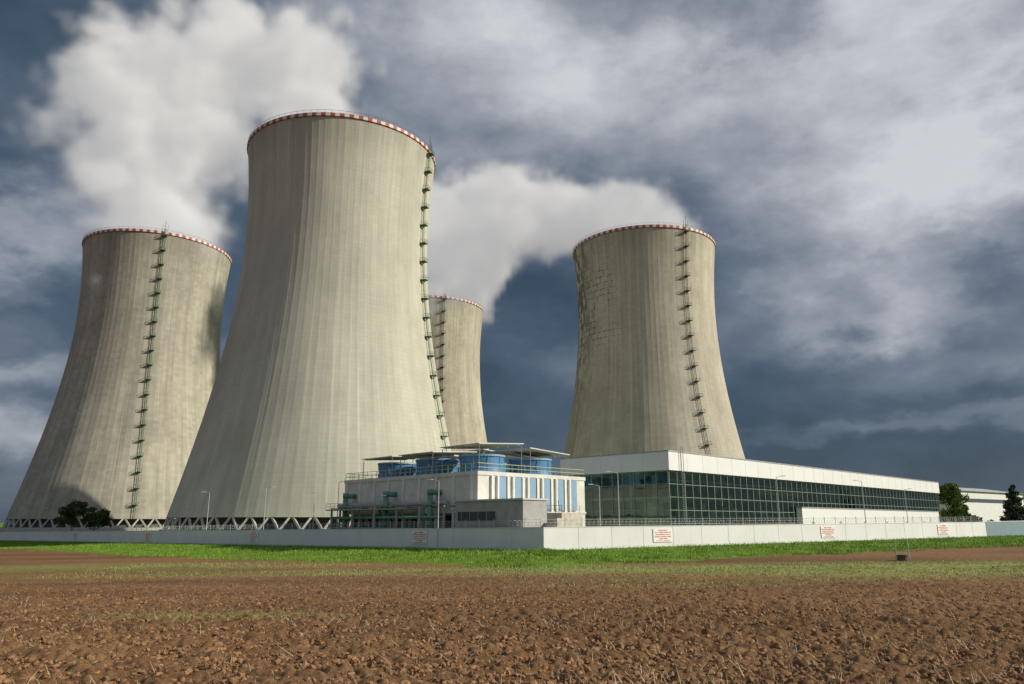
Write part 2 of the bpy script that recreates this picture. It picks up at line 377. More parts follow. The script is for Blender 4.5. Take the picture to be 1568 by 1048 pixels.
W.obj('panels',wallmat('blue_grey_wall',(.15,.22,.26)),W2); J.obj('joints',wj,W2); CP.obj('coping',wcap,W2)
wire=simple('galvanised_wire',(.55,.56,.56),.45,.1,metal=.6)
def coil(name,p,dr,L0,L1,zt0,zt1,nin):
    root=empty(name)
    cu=bpy.data.curves.new('razor_wire',"CURVE"); cu.dimensions='3D'; cu.bevel_depth=.014; cu.bevel_resolution=0
    nturn=int((L1-L0)/.75); npt=nturn*9; sp=cu.splines.new('POLY'); sp.points.add(npt-1)
    for q in range(npt):
        s_=L0+(L1-L0)*q/npt; t=2*math.pi*q/9; z=zt0+(zt1-zt0)*(s_-L0)/(L1-L0)+.55
        sp.points[q].co=(p[0]+dr[0]*s_+nin[0]*(.15+.4*math.cos(t)),p[1]+dr[1]*s_+nin[1]*(.15+.4*math.cos(t)),z+.4*math.sin(t),1)
    cu.materials.append(wire); o=bpy.data.objects.new('coil',cu); COL.objects.link(o); o.parent=root
    b=MB(); s_=L0+1
    pr=None
    while s_<L1:
        z=zt0+(zt1-zt0)*(s_-L0)/(L1-L0); q=Vector((p[0]+dr[0]*s_+nin[0]*.5,p[1]+dr[1]*s_+nin[1]*.5,z-1.5))
        b.beam(q,q+Vector((0,0,2.7)),.07)
        if pr is not None:
            for h in (1.7,2.1,2.5): b.beam(pr+Vector((0,0,h)),q+Vector((0,0,h)),.025)
        pr=q; s_+=3
    b.obj('posts',wire,root)
coil('barbed_wire_fence',C0,dirL,0,LL*1.35,3.17,3.17-2.6*1.35,(.667,.745))
coil('barbed_wire_fence',C0,dirR,0,LR,3.17,3.94,(-.512,.859))

# warning signs on the wall
sgw=simple('sign_white',(.78,.76,.74),.5,.05); sgr=simple('sign_red_text',(.50,.05,.04),.5,.1)
def sign(p,dr,nrm,s_,zc,w=3.7,h=2.0):
    root=empty('warning_sign'); o=Vector((p[0]+dr[0]*s_+nrm[0]*.06,p[1]+dr[1]*s_+nrm[1]*.06,zc)); t=Vector(dr+(0,)); nn=Vector(nrm+(0,))
    b=MB(); b.box(tuple(o),(tuple(t),tuple(nn)),(-w/2,w/2),(0,.05),(-h/2,h/2)); b.obj('board',sgw,root)
    r=MB()
    rows=[(.72,.5,.22),(.42,.85,.20),(.12,.8,.18),(-.18,.88,.18),(-.48,.45,.2),(-.78,.7,.14)]
    for (yy,wd,hh) in rows:
        x=-wd*w/2
        while x<wd*w/2:
            lw=random.uniform(.08,.17); r.box(tuple(o),(tuple(t),tuple(nn)),(x,x+lw),(.052,.062),(yy*h/2*1.05-hh/2*.8,yy*h/2*1.05+hh/2*.8)); x+=lw+random.choice([.05,.05,.06,.16])
    r.obj('lettering',sgr,root)
def sL(px):
    k=px; return (C0[0]-k*C0[1])/(k*dirL[1]-dirL[0])
for k in (-.119,-.333,-.469,-.563):
    s_=sL(k); sign(C0,dirL,(-.667,-.745),s_,3.05-2.6*s_/LL-1.35)
for k in (.194,.4075,.5567):
    s_=(k*C0[1]-C0[0])/(dirR[0]-k*dirR[1]); sign(C0,dirR,(.512,-.859),s_,3.05+.77*s_/LR-1.35,3.8)

# ---------------- glass turbine hall ----------------
H0=(30.5,148.4); h1=(.7025,.7117); h2=(-.7117,.7025); HL=169.4; HD=27.0; HT=17.3; GZ=13.7
hall=empty('glass_hall_building')
fas=simple('white_cladding',(.68,.69,.70),.5,.05,.2); steel=simple('grey_steel',(.30,.33,.33),.5,.15,metal=.3)
mullm=simple('mullion_green_grey',(.27,.35,.31),.5,.15); conc=simple('hall_concrete',(.44,.45,.42),.9,.15,bump=.3)
b=MB()
b.box(H0,(h1,h2),(-.6,HL+.3),(-.6,HD+.3),(GZ,HT)); b.obj('roof_fascia',fas,hall)
b=MB()
for k in range(1,28): b.box(H0,(h1,h2),(k*6-.03,k*6+.03),(-.62,-.601),(GZ+.05,HT-.02))
for k in range(1,5): b.box(H0,(h1,h2),(-.62,-.601),(k*5.4-.03,k*5.4+.03),(GZ+.05,HT-.02))
b.obj('fascia_joints',simple('joint_grey',(.52,.53,.54),.6,.05),hall)
b=MB(); b.box(H0,(h1,h2),(-.7,HL+.4),(-.7,HD+.4),(HT+.001,HT+.25)); b.obj('roof_edge_trim',steel,hall)
gm,nt,bb=newmat('tinted_glass')
nt.nodes.remove(bb); out=[n_ for n_ in nt.nodes if n_.type=='OUTPUT_MATERIAL'][0]
tr=N(nt,'ShaderNodeBsdfTransparent'); tr.inputs[0].default_value=(.70,.88,.79,1)
gl=N(nt,'ShaderNodeBsdfGlossy'); gl.inputs['Roughness'].default_value=.03; gl.inputs[0].default_value=(.80,.95,.90,1)
lw=N(nt,'ShaderNodeFresnel'); lw.inputs[0].default_value=1.9
tcg=N(nt,'ShaderNodeTexCoord'); ng=N(nt,'ShaderNodeTexNoise',inp={'Scale':.25,'Detail':2.0}); L(nt,tcg.outputs['Object'],ng.inputs[0])
bp=N(nt,'ShaderNodeBump',inp={'Strength':.15,'Distance':.3}); L(nt,ng.outputs[0],bp.inputs['Height']); L(nt,bp.outputs[0],gl.inputs['Normal'])
mx=N(nt,'ShaderNodeMixShader'); L(nt,lw.outputs[0],mx.inputs[0]); L(nt,tr.outputs[0],mx.inputs[1]); L(nt,gl.outputs[0],mx.inputs[2]); L(nt,mx.outputs[0],out.inputs[0])
b=MB()
def quad(M,o,ax,x0,y0,x1,y1,z0,z1):
    s=len(M.v)
    for x,y,z in ((x0,y0,z0),(x1,y1,z0),(x1,y1,z1),(x0,y0,z1)): M.v.append((o[0]+ax[0][0]*x+ax[1][0]*y,o[1]+ax[0][1]*x+ax[1][1]*y,z))
    M.f.append((s,s+1,s+2,s+3))
quad(b,H0,(h1,h2),0,0,HL,0,1.0,GZ); quad(b,H0,(h1,h2),0,0,0,HD,1.0,GZ)
b.obj('glazing',gm,hall)
b=MB(); x=0
while x<=HL+.1:
    b.box(H0,(h1,h2),(x-.045,x+.045),(-.14,.04),(1.0,GZ)); x+=2.824/1
for z in (1.05,3.6,6.1,8.6,11.1,13.55): b.box(H0,(h1,h2),(.0,HL),(-.11,.03),(z-.04,z+.04))
y=0
while y<=HD+.1: b.box(H0,(h1,h2),(-.14,.04),(y+.07,y+.17),(1.0,GZ)); y+=2.7
for z in (1.05,3.6,6.1,8.6,11.1,13.55): b.box(H0,(h1,h2),(-.11,.03),(.2,HD),(z-.04,z+.04))
b.obj('mullions',mullm,hall)
b=MB(); b.box(H0,(h1,h2),(.2,HL),(HD-.4,HD),(0,GZ)); b.box(H0,(h1,h2),(HL-.3,HL-.001),(.2,HD-.41),(0,GZ)); b.box(H0,(h1,h2),(-.15,HL+.1),(-.15,HD),(-.5,1.0))
b.obj('rear_walls_and_plinth',conc,hall)
b=MB(); x=6
while x<HL-3:
    b.box(H0,(h1,h2),(x-.25,x+.25),(1.6,2.1),(1.0,GZ)); b.box(H0,(h1,h2),(x-.25,x+.25),(13,13.5),(1.0,GZ))
    for z in (4.6,8.4): b.box(H0,(h1,h2),(x-.15,x+.15),(2.1,24),(z,z+.4))
    x+=8.47
for z in (4.6,8.4,11.8): b.box(H0,(h1,h2),(2,HL-2),(1.3,1.58),(z,z+.35))
b.obj('interior_steelwork',simple('interior_green_paint',(.45,.62,.50),.6,.15),hall)
b=MB()
for k in range(30):
    x0=4+k*5.3+random.uniform(-1,1); w_=random.uniform(2.5,5); hgt=random.uniform(2.0,8)
    y0=random.uniform(2.6,7); b.box(H0,(h1,h2),(x0,x0+w_),(y0,y0+3),(1.0,1+hgt))
    if k%2: b.cyl((H0[0]+h1[0]*x0+h2[0]*3,H0[1]+h1[1]*x0+h2[1]*3,3+hgt*.5),(H0[0]+h1[0]*(x0+8)+h2[0]*3,H0[1]+h1[1]*(x0+8)+h2[1]*3,3+hgt*.5),.45,n=10)
    yy=random.uniform(2.2,2.6); zz_=random.uniform(1.5,10); b.box(H0,(h1,h2),(x0+2,x0+2+random.uniform(.6,2.2)),(yy,yy+.3),(zz_,zz_+random.uniform(.8,2.5)))
b.obj('interior_machinery',simple('interior_light_paint',(.56,.62,.56),.6,.5,.25),hall)
b=MB(); b.box(H0,(h1,h2),(38,62),(1.0,1.28),(10.0,10.9)); b.box(H0,(h1,h2),(84,92),(1.0,1.28),(10.0,10.9)); b.box(H0,(h1,h2),(48,50),(2.2,20),(9.2,10)); b.obj('overhead_crane',simple('crane_yellow',(.62,.50,.04),.5,.1),hall)
b=MB(); b.box(H0,(h1,h2),(55,162),(-1.6,-.16),(0,7.2)); b.obj('lower_white_annex',fas,hall)
b=MB()
for k in range(6): b.box(H0,(h1,h2),(60+k*17,61.5+k*17),(-1.66,-1.605),(2.5,4.0))
b.box(H0,(h1,h2),(54.8,162.2),(-1.75,-.17),(7.201,7.45)); b.obj('annex_vents_and_flashing',steel,hall)
b=MB()
for o_ in (3.2,4.0):
    p=Vector((H0[0]+h1[0]*o_-h2[0]*1.0,H0[1]+h1[1]*o_-h2[1]*1.0,4)); b.beam(p,p+Vector((0,0,14.5)),.09)
for k in range(34): 
    z=4.3+k*.42; p=Vector((H0[0]+h1[0]*3.2-h2[0]*1.0,H0[1]+h1[1]*3.2-h2[1]*1.0,z)); b.beam(p,p+Vector((h1[0]*.8,h1[1]*.8,0)),.05)
b.obj('access_ladder',steel,hall)

# ---------------- fan cooling unit building ----------------
Q0=(-5.5,122.5); e1=(-.69,.724); e2=(.724,.69); QT=11.8; QL=40.0; QR=26.0
fan=empty('fan_cooling_building')
qw=simple('weathered_white_concrete',(.60,.60,.56),.85,.2,.35,bump=.2); blu=simple('panel_blue',(.20,.33,.47),.5,.1); stk=simple('fan_stack_blue',(.06,.19,.36),.5,.22)
b=MB(); b.box(Q0,(e1,e2),(0,QL),(0,QR),(5.6,QT)); b.box(Q0,(e1,e2),(.3,QL-.3),(1.5,QR-.5),(0,5.6))
b.box(Q0,(e1,e2),(-.15,QL+.15),(-.15,QR+.15),(QT-.55,QT+.08)); b.box(Q0,(e1,e2),(-.15,QL+.15),(-.15,QR+.15),(5.3,5.65))
b.box(Q0,(e1,e2),(-.02,0.29),(0,QR),(0,5.31))
b.obj('main_block',qw,fan)
b=MB()
for k in range(6):
    y0=4.4+k*3.5; b.box(Q0,(e1,e2),(-.24,-.155),(y0,y0+1.7),(5.8,QT-.6))
b.obj('blue_panels',blu,fan)
b=MB()
for k in range(6):
    y0=2.7+k*3.5; b.box(Q0,(e1,e2),(-.42,-.02),(y0,y0+.35),(5.7,QT-.56)); b.box(Q0,(e1,e2),(-.42,-.02),(y0+1.3,y0+1.65),(5.7,QT-.56))
for k in range(9): b.box(Q0,(e1,e2),(1+k*4.7,1.45+k*4.7),(-.32,-.02),(5.7,QT-.56))
for k in range(9): b.box(Q0,(e1,e2),(1+k*4.7,1.6+k*4.7),(-.1,.5),(0,5.29))
b.obj('pilasters',simple('pilaster_white',(.70,.70,.67),.8,.08),fan)
b=MB()
for k in range(8): b.box(Q0,(e1,e2),(1.9+k*4.7,5.4+k*4.7),(1.44,1.499),(1,5.0))
b.obj('louvre_openings',darkm,fan)
st=MB(); cn=MB(); sp_=MB(); cp_=MB()
for ii,ei in enumerate((7,19.5,32)):
    for ej in (7,19):
        c=Vector((Q0[0]+e1[0]*ei+e2[0]*ej,Q0[1]+e1[1]*ei+e2[1]*ej,0)); z0=QT+.1
        st.cyl(c+Vector((0,0,z0)),c+Vector((0,0,z0+1.0)),4.2,3.75,40,False); st.cyl(c+Vector((0,0,z0+1.0)),c+Vector((0,0,z0+2.9)),3.75,3.9,40,False)
        st.cyl(c+Vector((0,0,z0+.9)),c+Vector((0,0,z0+1.1)),3.9,3.9,40,True)
        cp_.cyl(c+Vector((0,0,z0+2.9)),c+Vector((0,0,z0+3.2)),4.1,4.1,40,True)
        for q in range(10):
            t=q*math.pi/5; cp_.beam(c+Vector((3.98*math.cos(t),3.98*math.sin(t),z0+.8)),c+Vector((3.98*math.cos(t),3.98*math.sin(t),z0+2.9)),.09)
        tl=.06*(1 if ej==7 else -1); zc=4.3+(.6 if (ii==0)==(ej==7) else 0)
        oc=c+Vector((0,0,z0+zc))
        a1=Vector(e1+(0,)); a2=(Vector(e2+(0,))+Vector((0,0,tl))).normalized()
        cn.box(tuple(oc),(tuple(a1),tuple(a2)),(-5.2,5.2),(-5.2,5.2),(0,.16))
        for q in (-4.2,-1.4,1.4,4.2): cn.box(tuple(oc),(tuple(a1),tuple(a2)),(q-.08,q+.08),(-5.1,5.1),(-.2,-.001))
        for s1 in (-4.9,4.9):
            for s2 in (-4.9,4.9):
                p=c+Vector(e1+(0,))*s1+Vector(e2+(0,))*s2; sp_.beam(p+Vector((0,0,z0)),p+Vector((0,0,z0+zc-.2+tl*s2)),.12)
st.obj('fan_stacks',stk,fan,False); cp_.obj('stack_rims_and_ribs',simple('rim_light_blue',(.20,.34,.46),.5,.1),fan)
cn.obj('canopy_roofs',simple('canopy_metal',(.56,.56,.52),.5,.15),fan); sp_.obj('canopy_posts',simple('posts_grey',(.36,.38,.38),.6,.1),fan)
b=MB()
def rail(M,o,ax,pts,z,h=1.15,step=1.5,w=.06):
    for (x0,y0),(x1,y1) in zip(pts[:-1],pts[1:]):
        P0=Vector((o[0]+ax[0][0]*x0+ax[1][0]*y0,o[1]+ax[0][1]*x0+ax[1][1]*y0,z)); P1=Vector((o[0]+ax[0][0]*x1+ax[1][0]*y1,o[1]+ax[0][1]*x1+ax[1][1]*y1,z))
        n_=max(1,int((P1-P0).length/step))
        for q in range(n_+1): p=P0.lerp(P1,q/n_); M.beam(p,p+Vector((0,0,h)),w)
        for hh in (h*.5,h): M.beam(P0+Vector((0,0,hh)),P1+Vector((0,0,hh)),w)
rail(b,Q0,(e1,e2),[(QL,QR),(QL,.1),(.1,.1),(.1,QR)],QT+.08,1.3,1.5,.08)
b.obj('roof_handrail',simple('rail_yellow_green',(.42,.48,.20),.5,.1),fan)
gp=simple('pipe_green',(.12,.26,.18),.5,.2); b=MB()
def P_(x,y,z): return (Q0[0]+e1[0]*x+e2[0]*y,Q0[1]+e1[1]*x+e2[1]*y,z)
for x in (9.5,22.5,36):
    b.cyl(P_(x,-2.2,0),P_(x,-2.2,8.8),.46,n=16); b.cyl(P_(x,-2.2,8.7),P_(x,.2,8.7),.46,n=16); b.cyl(P_(x,-2.2,8.3),P_(x,-2.2,9.2),.52,n=16)
    b.cyl(P_(x,-2.2,3.3),P_(x,-2.2,3.5),.62,n=16); b.cyl(P_(x,-2.2,6.5),P_(x,-2.2,6.7),.62,n=16)
    b.cyl(P_(x+2,-2,0),P_(x+2,-2,6.5),.2,n=10); b.cyl(P_(x+2,-2,6.5),P_(x-2,-2,6.5),.2,n=10)
b.cyl(P_(5,-3.0,4.6),P_(39,-3.0,4.6),.26,n=12); b.cyl(P_(8,-2.9,2.7),P_(39,-2.9,2.7),.2,n=12)
b.obj('green_pipes',gp,fan,True)
b=MB(); b.cyl(P_(6,-1.2,6.9),P_(40,-1.2,6.9),.4,n=14)
for x in (4,10.5,17,24,31,38.5): b.box(Q0,(e1,e2),(x,x+.3),(-3.6,-3.3),(0,6.2)); b.box(Q0,(e1,e2),(x,x+.3),(-3.6,-.2),(6.2,6.45))
b.box(Q0,(e1,e2),(14,40.5),(-3.8,-.25),(5.95,6.15))
b.obj('pipe_rack',simple('rack_grey',(.33,.34,.33),.7,.15),fan)
b=MB(); rail(b,Q0,(e1,e2),[(40.5,-3.7),(14,-3.7)],6.15,1.1,1.5,.07); b.obj('gantry_handrail',simple('rail_grey_green',(.3,.38,.28),.6,.1),fan)
# ---------------- small pump house ----------------
ph=empty('pump_house'); b=MB()
gry=simple('grey_render',(.36,.36,.35),.9,.18,bump=.2)
b.box(Q0,(e1,e2),(-12.6,2.9),(-2.2,2.8),(0,7.0)); b.obj('walls',gry,ph)
b=MB(); b.box(Q0,(e1,e2),(-12.8,3.1),(-2.4,3.0),(7.0,7.25)); b.obj('roof_edge',simple('roof_edge_grey',(.5,.5,.5),.7,.1),ph)
b=MB(); b.box(Q0,(e1,e2),(-6.8,2.2),(-2.25,-2.21),(4.0,5.4)); b.box(Q0,(e1,e2),(-12.64,-12.61),(-1.2,.2),(.2,3)); b.obj('window_band',simple('dark_window',(.04,.055,.06),.15,.1),ph)
b=MB()
for k in range(5): b.box(Q0,(e1,e2),(-6.8+k*2,-6.68+k*2),(-2.3,-2.251),(4.0,5.4))
b.obj('window_bars',steel,ph)
b=MB(); b.box(Q0,(e1,e2),(-13.6,-.1),(5.0,9.5),(0,5.2)); b.box(Q0,(e1,e2),(-14.6,-13.7),(2.9,5.2),(0,4.4)); b.obj('rear_equipment_block',simple('stone_beige',(.48,.45,.38),.9,.2,1.2),ph)
b=MB(); rail(b,Q0,(e1,e2),[(-.3,5.2),(-13.4,5.2),(-13.4,9.3)],5.2,1.1,1.3,.06); b.obj('handrail',steel,ph)

# ---------------- street lamps ----------------
lp=simple('lamp_pole_galvanised',(.45,.46,.46),.5,.1,metal=.3); lh=simple('lamp_head_white',(.75,.75,.73),.4,.05)
def lamp(x,y,top,arm=(1,0)):
    root=empty('street_lamp'); b=MB(); b.cyl((x,y,0),(x,y,top*.5),.11,.09,10); b.cyl((x,y,top*.5),(x,y,top),.08,.06,10)
    a=Vector(arm+(0,)).normalized(); b.cyl((x,y,top),tuple(Vector((x,y,top))+a*1.2+Vector((0,0,.25))),.05,.04,8); b.obj('pole',lp,root)
    h=MB(); o=Vector((x,y,top+.2))+a*1.1; h.box(tuple(o),(tuple(a),(-a.y,a.x,0)),(0,.8),(-.15,.15),(0,.15)); h.obj('lamp_head',lh,root)
for a_ in ((-70.3,178,10.4,(-1,0)),(-54.0,168,11.1,(1,0)),(-41.2,160,9.8,(-1,0)),(-34.0,150,11.5,(1,.2)),(-11.3,118,10.0,(-1,.2)),(15.3,134,10.0,(-1,0)),(18.2,131,12.0,(-1,0)),(55.5,160,13.0,(1,0)),(80.2,175,12.9,(-1,0)),(100.5,196,11.9,(1,0)),(-1.4,118,6.3,(1,0)),(-23.9,134,8.1,(1,0)),(-160.3,262,8.2,(1,0))): lamp(*a_)

# ---------------- background building ----------------
bg=empty('warehouse_building'); b=MB(); o=(176,300); ax=((.8,.6),(-.6,.8))
b.box(o,ax,(0,60),(0,30),(0,15.8)); s=len(b.v)
b.obj('walls',simple('pale_cladding',(.62,.63,.63),.7,.06),bg)
b=MB()
for x,y,z in ((-1,-1,15.81),(61,-1,15.81),(61,31,15.81),(-1,31,15.81),(2,15,18.5),(58,15,18.5)): b.v.append((o[0]+ax[0][0]*x+ax[1][0]*y,o[1]+ax[0][1]*x+ax[1][1]*y,z))
b.f+=[(0,1,5,4),(2,3,4,5),(1,2,5),(3,0,4),(3,2,1,0)]; b.obj('roof',simple('roof_grey',(.42,.43,.44),.7,.08),bg)
b=MB(); b.box(o,ax,(2,58),(-.06,-.02),(11.5,13)); b.box(o,ax,(6,11),(-.06,-.02),(0,6)); b.obj('windows_and_door',simple('dark_window_b',(.08,.1,.12),.2,.1),bg)

# ---------------- trees ----------------
bark=simple('bark',(.10,.075,.05),.95,.3,3)
def leafmat(name,c):
    m,nt,b=newmat(name); tc=N(nt,'ShaderNodeTexCoord'); n1=N(nt,'ShaderNodeTexNoise',inp={'Scale':.9,'Detail':4.0}); L(nt,tc.outputs['Object'],n1.inputs[0])
    cc=mixc(nt,mrange(nt,n1.outputs[0],.35,.65),tuple(x*.5 for x in c),tuple(x*1.4 for x in c)); L(nt,cc,b.inputs['Base Color']); b.inputs['Roughness'].default_value=.7; return m
def tree(name,x,y,z0,clumps,trunk_h,mat,leaf=.35,per=260):
    root=empty(name); tb=MB(); top=Vector((x,y,z0+trunk_h)); tb.cyl((x,y,z0-.3),tuple(top),.38,.24,10)
    Vs=[]
    for (cx,cy,cz,r,fl) in clumps:
        c=np.array([x+cx,y+cy,z0+cz]); tb.cyl(tuple(top-Vector((0,0,random.uniform(0,trunk_h*.3)))),tuple(c),.16,.04,7)
        d=rng.normal(size=(per,3)); d/=np.linalg.norm(d,axis=1)[:,None]; rad=r*(.45+.6*rng.random(per)**.6)[:,None]
        nrm_w=1+.3*np.sin(d[:,:1]*5+cx)*np.cos(d[:,1:2]*4+cz)
        p=c+d*rad*nrm_w*np.array([1,1,fl])
        a=rng.normal(size=(per,3)); a/=np.linalg.norm(a,axis=1)[:,None]; bq=np.cross(a,rng.normal(size=(per,3))); bq/=np.linalg.norm(bq,axis=1)[:,None]
        sz=leaf*(.6+.8*rng.random(per))[:,None]
        Vs.append(np.stack([p-a*sz,p+bq*sz*.6,p+a*sz,p-bq*sz*.6],1))
    V=np.concatenate(Vs).reshape(-1,3); F=np.arange(len(V)).reshape(-1,4)
    tb.obj('trunk_and_limbs',bark,root); fastmesh('foliage',V,F,mat,parent=root)
def rc(n,rx,ry,z0,z1,r0,r1):
    o=[]
    for _ in range(n):
        t=random.random()*6.28; q=random.random()**.5; zz=random.uniform(z0,z1); f=1-.55*max(0,(zz-(z0+z1)/2)/((z1-z0)/2))
        o.append((rx*q*math.cos(t)*f,ry*q*math.sin(t)*f,zz,random.uniform(r0,r1),random.uniform(.6,.85)))
    return o
lg1=leafmat('leaves_dark_green',(.055,.085,.02)); lg2=leafmat('leaves_mid_green',(.10,.155,.022)); lg3=leafmat('pine_needles',(.03,.055,.025))
tree('deciduous_tree',-133,234,.3,rc(26,5.0,4,3.0,8.8,1.1,1.8),3.0,lg1,.3,220)
tree('deciduous_tree',-127.5,236,.3,rc(20,4.2,3,2.3,8.4,1.0,1.6),2.5,lg1,.3,220)
tree('deciduous_tree',163,285,.3,rc(34,4.6,4.6,4,16.5,1.4,2.3),5.0,lg2,.38)
tree('deciduous_tree',169,288,.3,rc(16,3.2,3,3,9,1.2,1.9),3.0,lg2,.38)
cl=[]
for k in range(30):
    f=k/30; z=2+13*f; rr_=4.6*(1-f)+.3
    for q in range(2 if f<.85 else 1):
        t=random.random()*6.28; cl.append((rr_*.65*math.cos(t),rr_*.65*math.sin(t),z,.5+rr_*.34,.5))
tree('pine_tree',157,240,.3,cl,11,lg3,.3,200)
for (x,y,s_) in ((150,247,2.6),(146,243,2.0),(165,262,3.0)): tree('shrub',x,y,.3,rc(8,s_,s_,1,4.5,.8,1.3),1.2,lg1,.28,150)

# ---------------- small object in field: well head with marker posts ----------------
mk=empty('well_head_with_marker_posts'); mx_,my_=45.4,90.7; mz=float(terr(mx_,my_)[0])
b=MB(); b.cyl((mx_,my_,mz-.2),(mx_,my_,mz+.55),.62,.58,14); b.cyl((mx_,my_,mz+.55),(mx_,my_,mz+.68),.7,.7,14); b.obj('concrete_ring',simple('old_concrete_dark',(.10,.085,.07),.9,.3,2),mk)
b=MB()
for dx,h_,l_ in ((-.75,2.3,.05),(.8,2.5,-.04)): b.cyl((mx_+dx,my_,mz-.2),(mx_+dx+l_,my_,mz+h_),.06,.05,8)
b.beam((mx_-.72,my_,mz+1.0),(mx_+.78,my_,mz+.9),.05); b.obj('marker_posts',simple('weathered_wood',(.45,.42,.36),.8,.2),mk)

# ---------------- steam plumes ----------------
def steam(name,blobs,dens,warp=16,seed=0.0,vox=2.2,edge=.42,em=.27,amp=2.0,floor=0.0):
    mt=bpy.data.materials.new('steam_volume'); mt.use_nodes=True; nt=mt.node_tree; nt.nodes.clear()
    try: mt.cycles.volume_step_rate=4.0
    except Exception: pass
    o=N(nt,'ShaderNodeOutputMaterial'); at_=N(nt,'ShaderNodeAttribute',attribute_name='density')
    dn=math_(nt,'MULTIPLY',math_(nt,'MAXIMUM',math_(nt,'SUBTRACT',at_.outputs['Fac'],floor*2.2),0.0),dens)
    vs_=N(nt,'ShaderNodeVolumeScatter'); vs_.inputs['Color'].default_value=(1,1,1,1); vs_.inputs['Anisotropy'].default_value=-.3; L(nt,dn,vs_.inputs['Density'])
    # added glow stands in for the multiple scattering that single scattering leaves out
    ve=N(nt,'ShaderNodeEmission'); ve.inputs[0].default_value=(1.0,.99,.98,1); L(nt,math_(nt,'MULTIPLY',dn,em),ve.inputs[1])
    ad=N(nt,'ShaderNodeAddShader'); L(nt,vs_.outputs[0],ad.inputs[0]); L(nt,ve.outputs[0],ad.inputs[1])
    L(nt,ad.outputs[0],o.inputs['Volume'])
    P=np.array([b_[:3] for b_ in blobs],float); rd=np.array([b_[3] for b_ in blobs],float)
    mn=(P-rd[:,None]*1.2-warp*.3).min(0); mxx=(P+rd[:,None]*1.2+warp*.3).max(0)
    ng=bpy.data.node_groups.new(name+'_field','GeometryNodeTree'); ng.interface.new_socket('Geometry',in_out='OUTPUT',socket_type='NodeSocketGeometry')
    go=ng.nodes.new('NodeGroupOutput'); vc=ng.nodes.new('GeometryNodeVolumeCube'); sm=ng.nodes.new('GeometryNodeSetMaterial'); sm.inputs['Material'].default_value=mt
    vc.inputs['Min'].default_value=tuple(mn); vc.inputs['Max'].default_value=tuple(mxx)
    for q,ax in enumerate('XYZ'): vc.inputs['Resolution '+ax].default_value=max(8,int((mxx[q]-mn[q])/vox))
    pos=ng.nodes.new('GeometryNodeInputPosition').outputs[0]
    def vm(op,a,b_=None,sc=None):
        n_=ng.nodes.new('ShaderNodeVectorMath'); n_.operation=op
        for i_,q in enumerate((a,b_)):
            if q is None: continue
            if isinstance(q,bpy.types.NodeSocket): ng.links.new(q,n_.inputs[i_])
            else: n_.inputs[i_].default_value=q
        if sc is not None: n_.inputs['Scale'].default_value=sc
        return n_
    def nz(sc,det,off):
        a=vm('ADD',pos,(off,off*1.7,off*.6)).outputs[0]; n_=ng.nodes.new('ShaderNodeTexNoise'); n_.inputs['Scale'].default_value=sc; n_.inputs['Detail'].default_value=det; n_.inputs['Roughness'].default_value=.6
        ng.links.new(a,n_.inputs['Vector']); return n_
    w=vm('SCALE',vm('SUBTRACT',nz(.028,3.0,seed+11).outputs['Color'],(.5,.5,.5)).outputs[0],sc=warp*2).outputs[0]
    pp=vm('ADD',pos,w).outputs[0]; acc=None
    for q in range(len(P)):
        dist=vm('DISTANCE',pp,tuple(P[q])).outputs['Value']
        f=math_(ng,'MULTIPLY_ADD',dist,-1.0/rd[q],1.0)
        acc=f if acc is None else math_(ng,'SMOOTH_MAX',acc,f,.15)
    nn=nz(.055,6.0,seed).outputs[0]
    n2=math_(ng,'SUBTRACT',nn,.5)
    f=math_(ng,'ADD',acc,math_(ng,'MULTIPLY',n2,amp))
    mr=ng.nodes.new('ShaderNodeMapRange'); mr.clamp=True; ng.links.new(f,mr.inputs[0]); mr.inputs[1].default_value=.04; mr.inputs[2].default_value=edge; mr.inputs[3].default_value=0; mr.inputs[4].default_value=1
    # added density floor keeps the domain one block, avoiding false shadows; shader subtracts it
    fl=math_(ng,'MULTIPLY_ADD',nn,floor*1.0,floor) if floor>0 else 0.0
    dd=math_(ng,'MULTIPLY_ADD',mr.outputs[0],mr.outputs[0],fl)
    ng.links.new(dd,vc.inputs['Density']); ng.links.new(vc.outputs[0],sm.inputs[0]); ng.links.new(sm.outputs[0],go.inputs[0])
    me=bpy.data.meshes.new(name); ob=bpy.data.objects.new(name,me); COL.objects.link(ob); md=ob.modifiers.new('field','NODES'); md.node_group=ng
    me.materials.append(mt)
    return ob
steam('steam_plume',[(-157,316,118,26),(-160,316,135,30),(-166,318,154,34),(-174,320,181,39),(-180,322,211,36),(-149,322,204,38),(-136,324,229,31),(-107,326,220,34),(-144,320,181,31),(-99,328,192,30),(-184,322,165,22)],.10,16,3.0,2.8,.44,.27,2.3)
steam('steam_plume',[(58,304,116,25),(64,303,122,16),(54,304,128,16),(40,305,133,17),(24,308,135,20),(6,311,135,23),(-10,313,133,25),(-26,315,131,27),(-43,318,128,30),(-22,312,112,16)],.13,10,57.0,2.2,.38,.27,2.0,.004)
steam('steam_plume',[(-46,408,117,25),(-32,409,128,20),(-18,410,134,17),(-31,411,147,22),(-12,412,150,18),(-35,412,163,25)],.09,12,77.0,3,.4,.22)

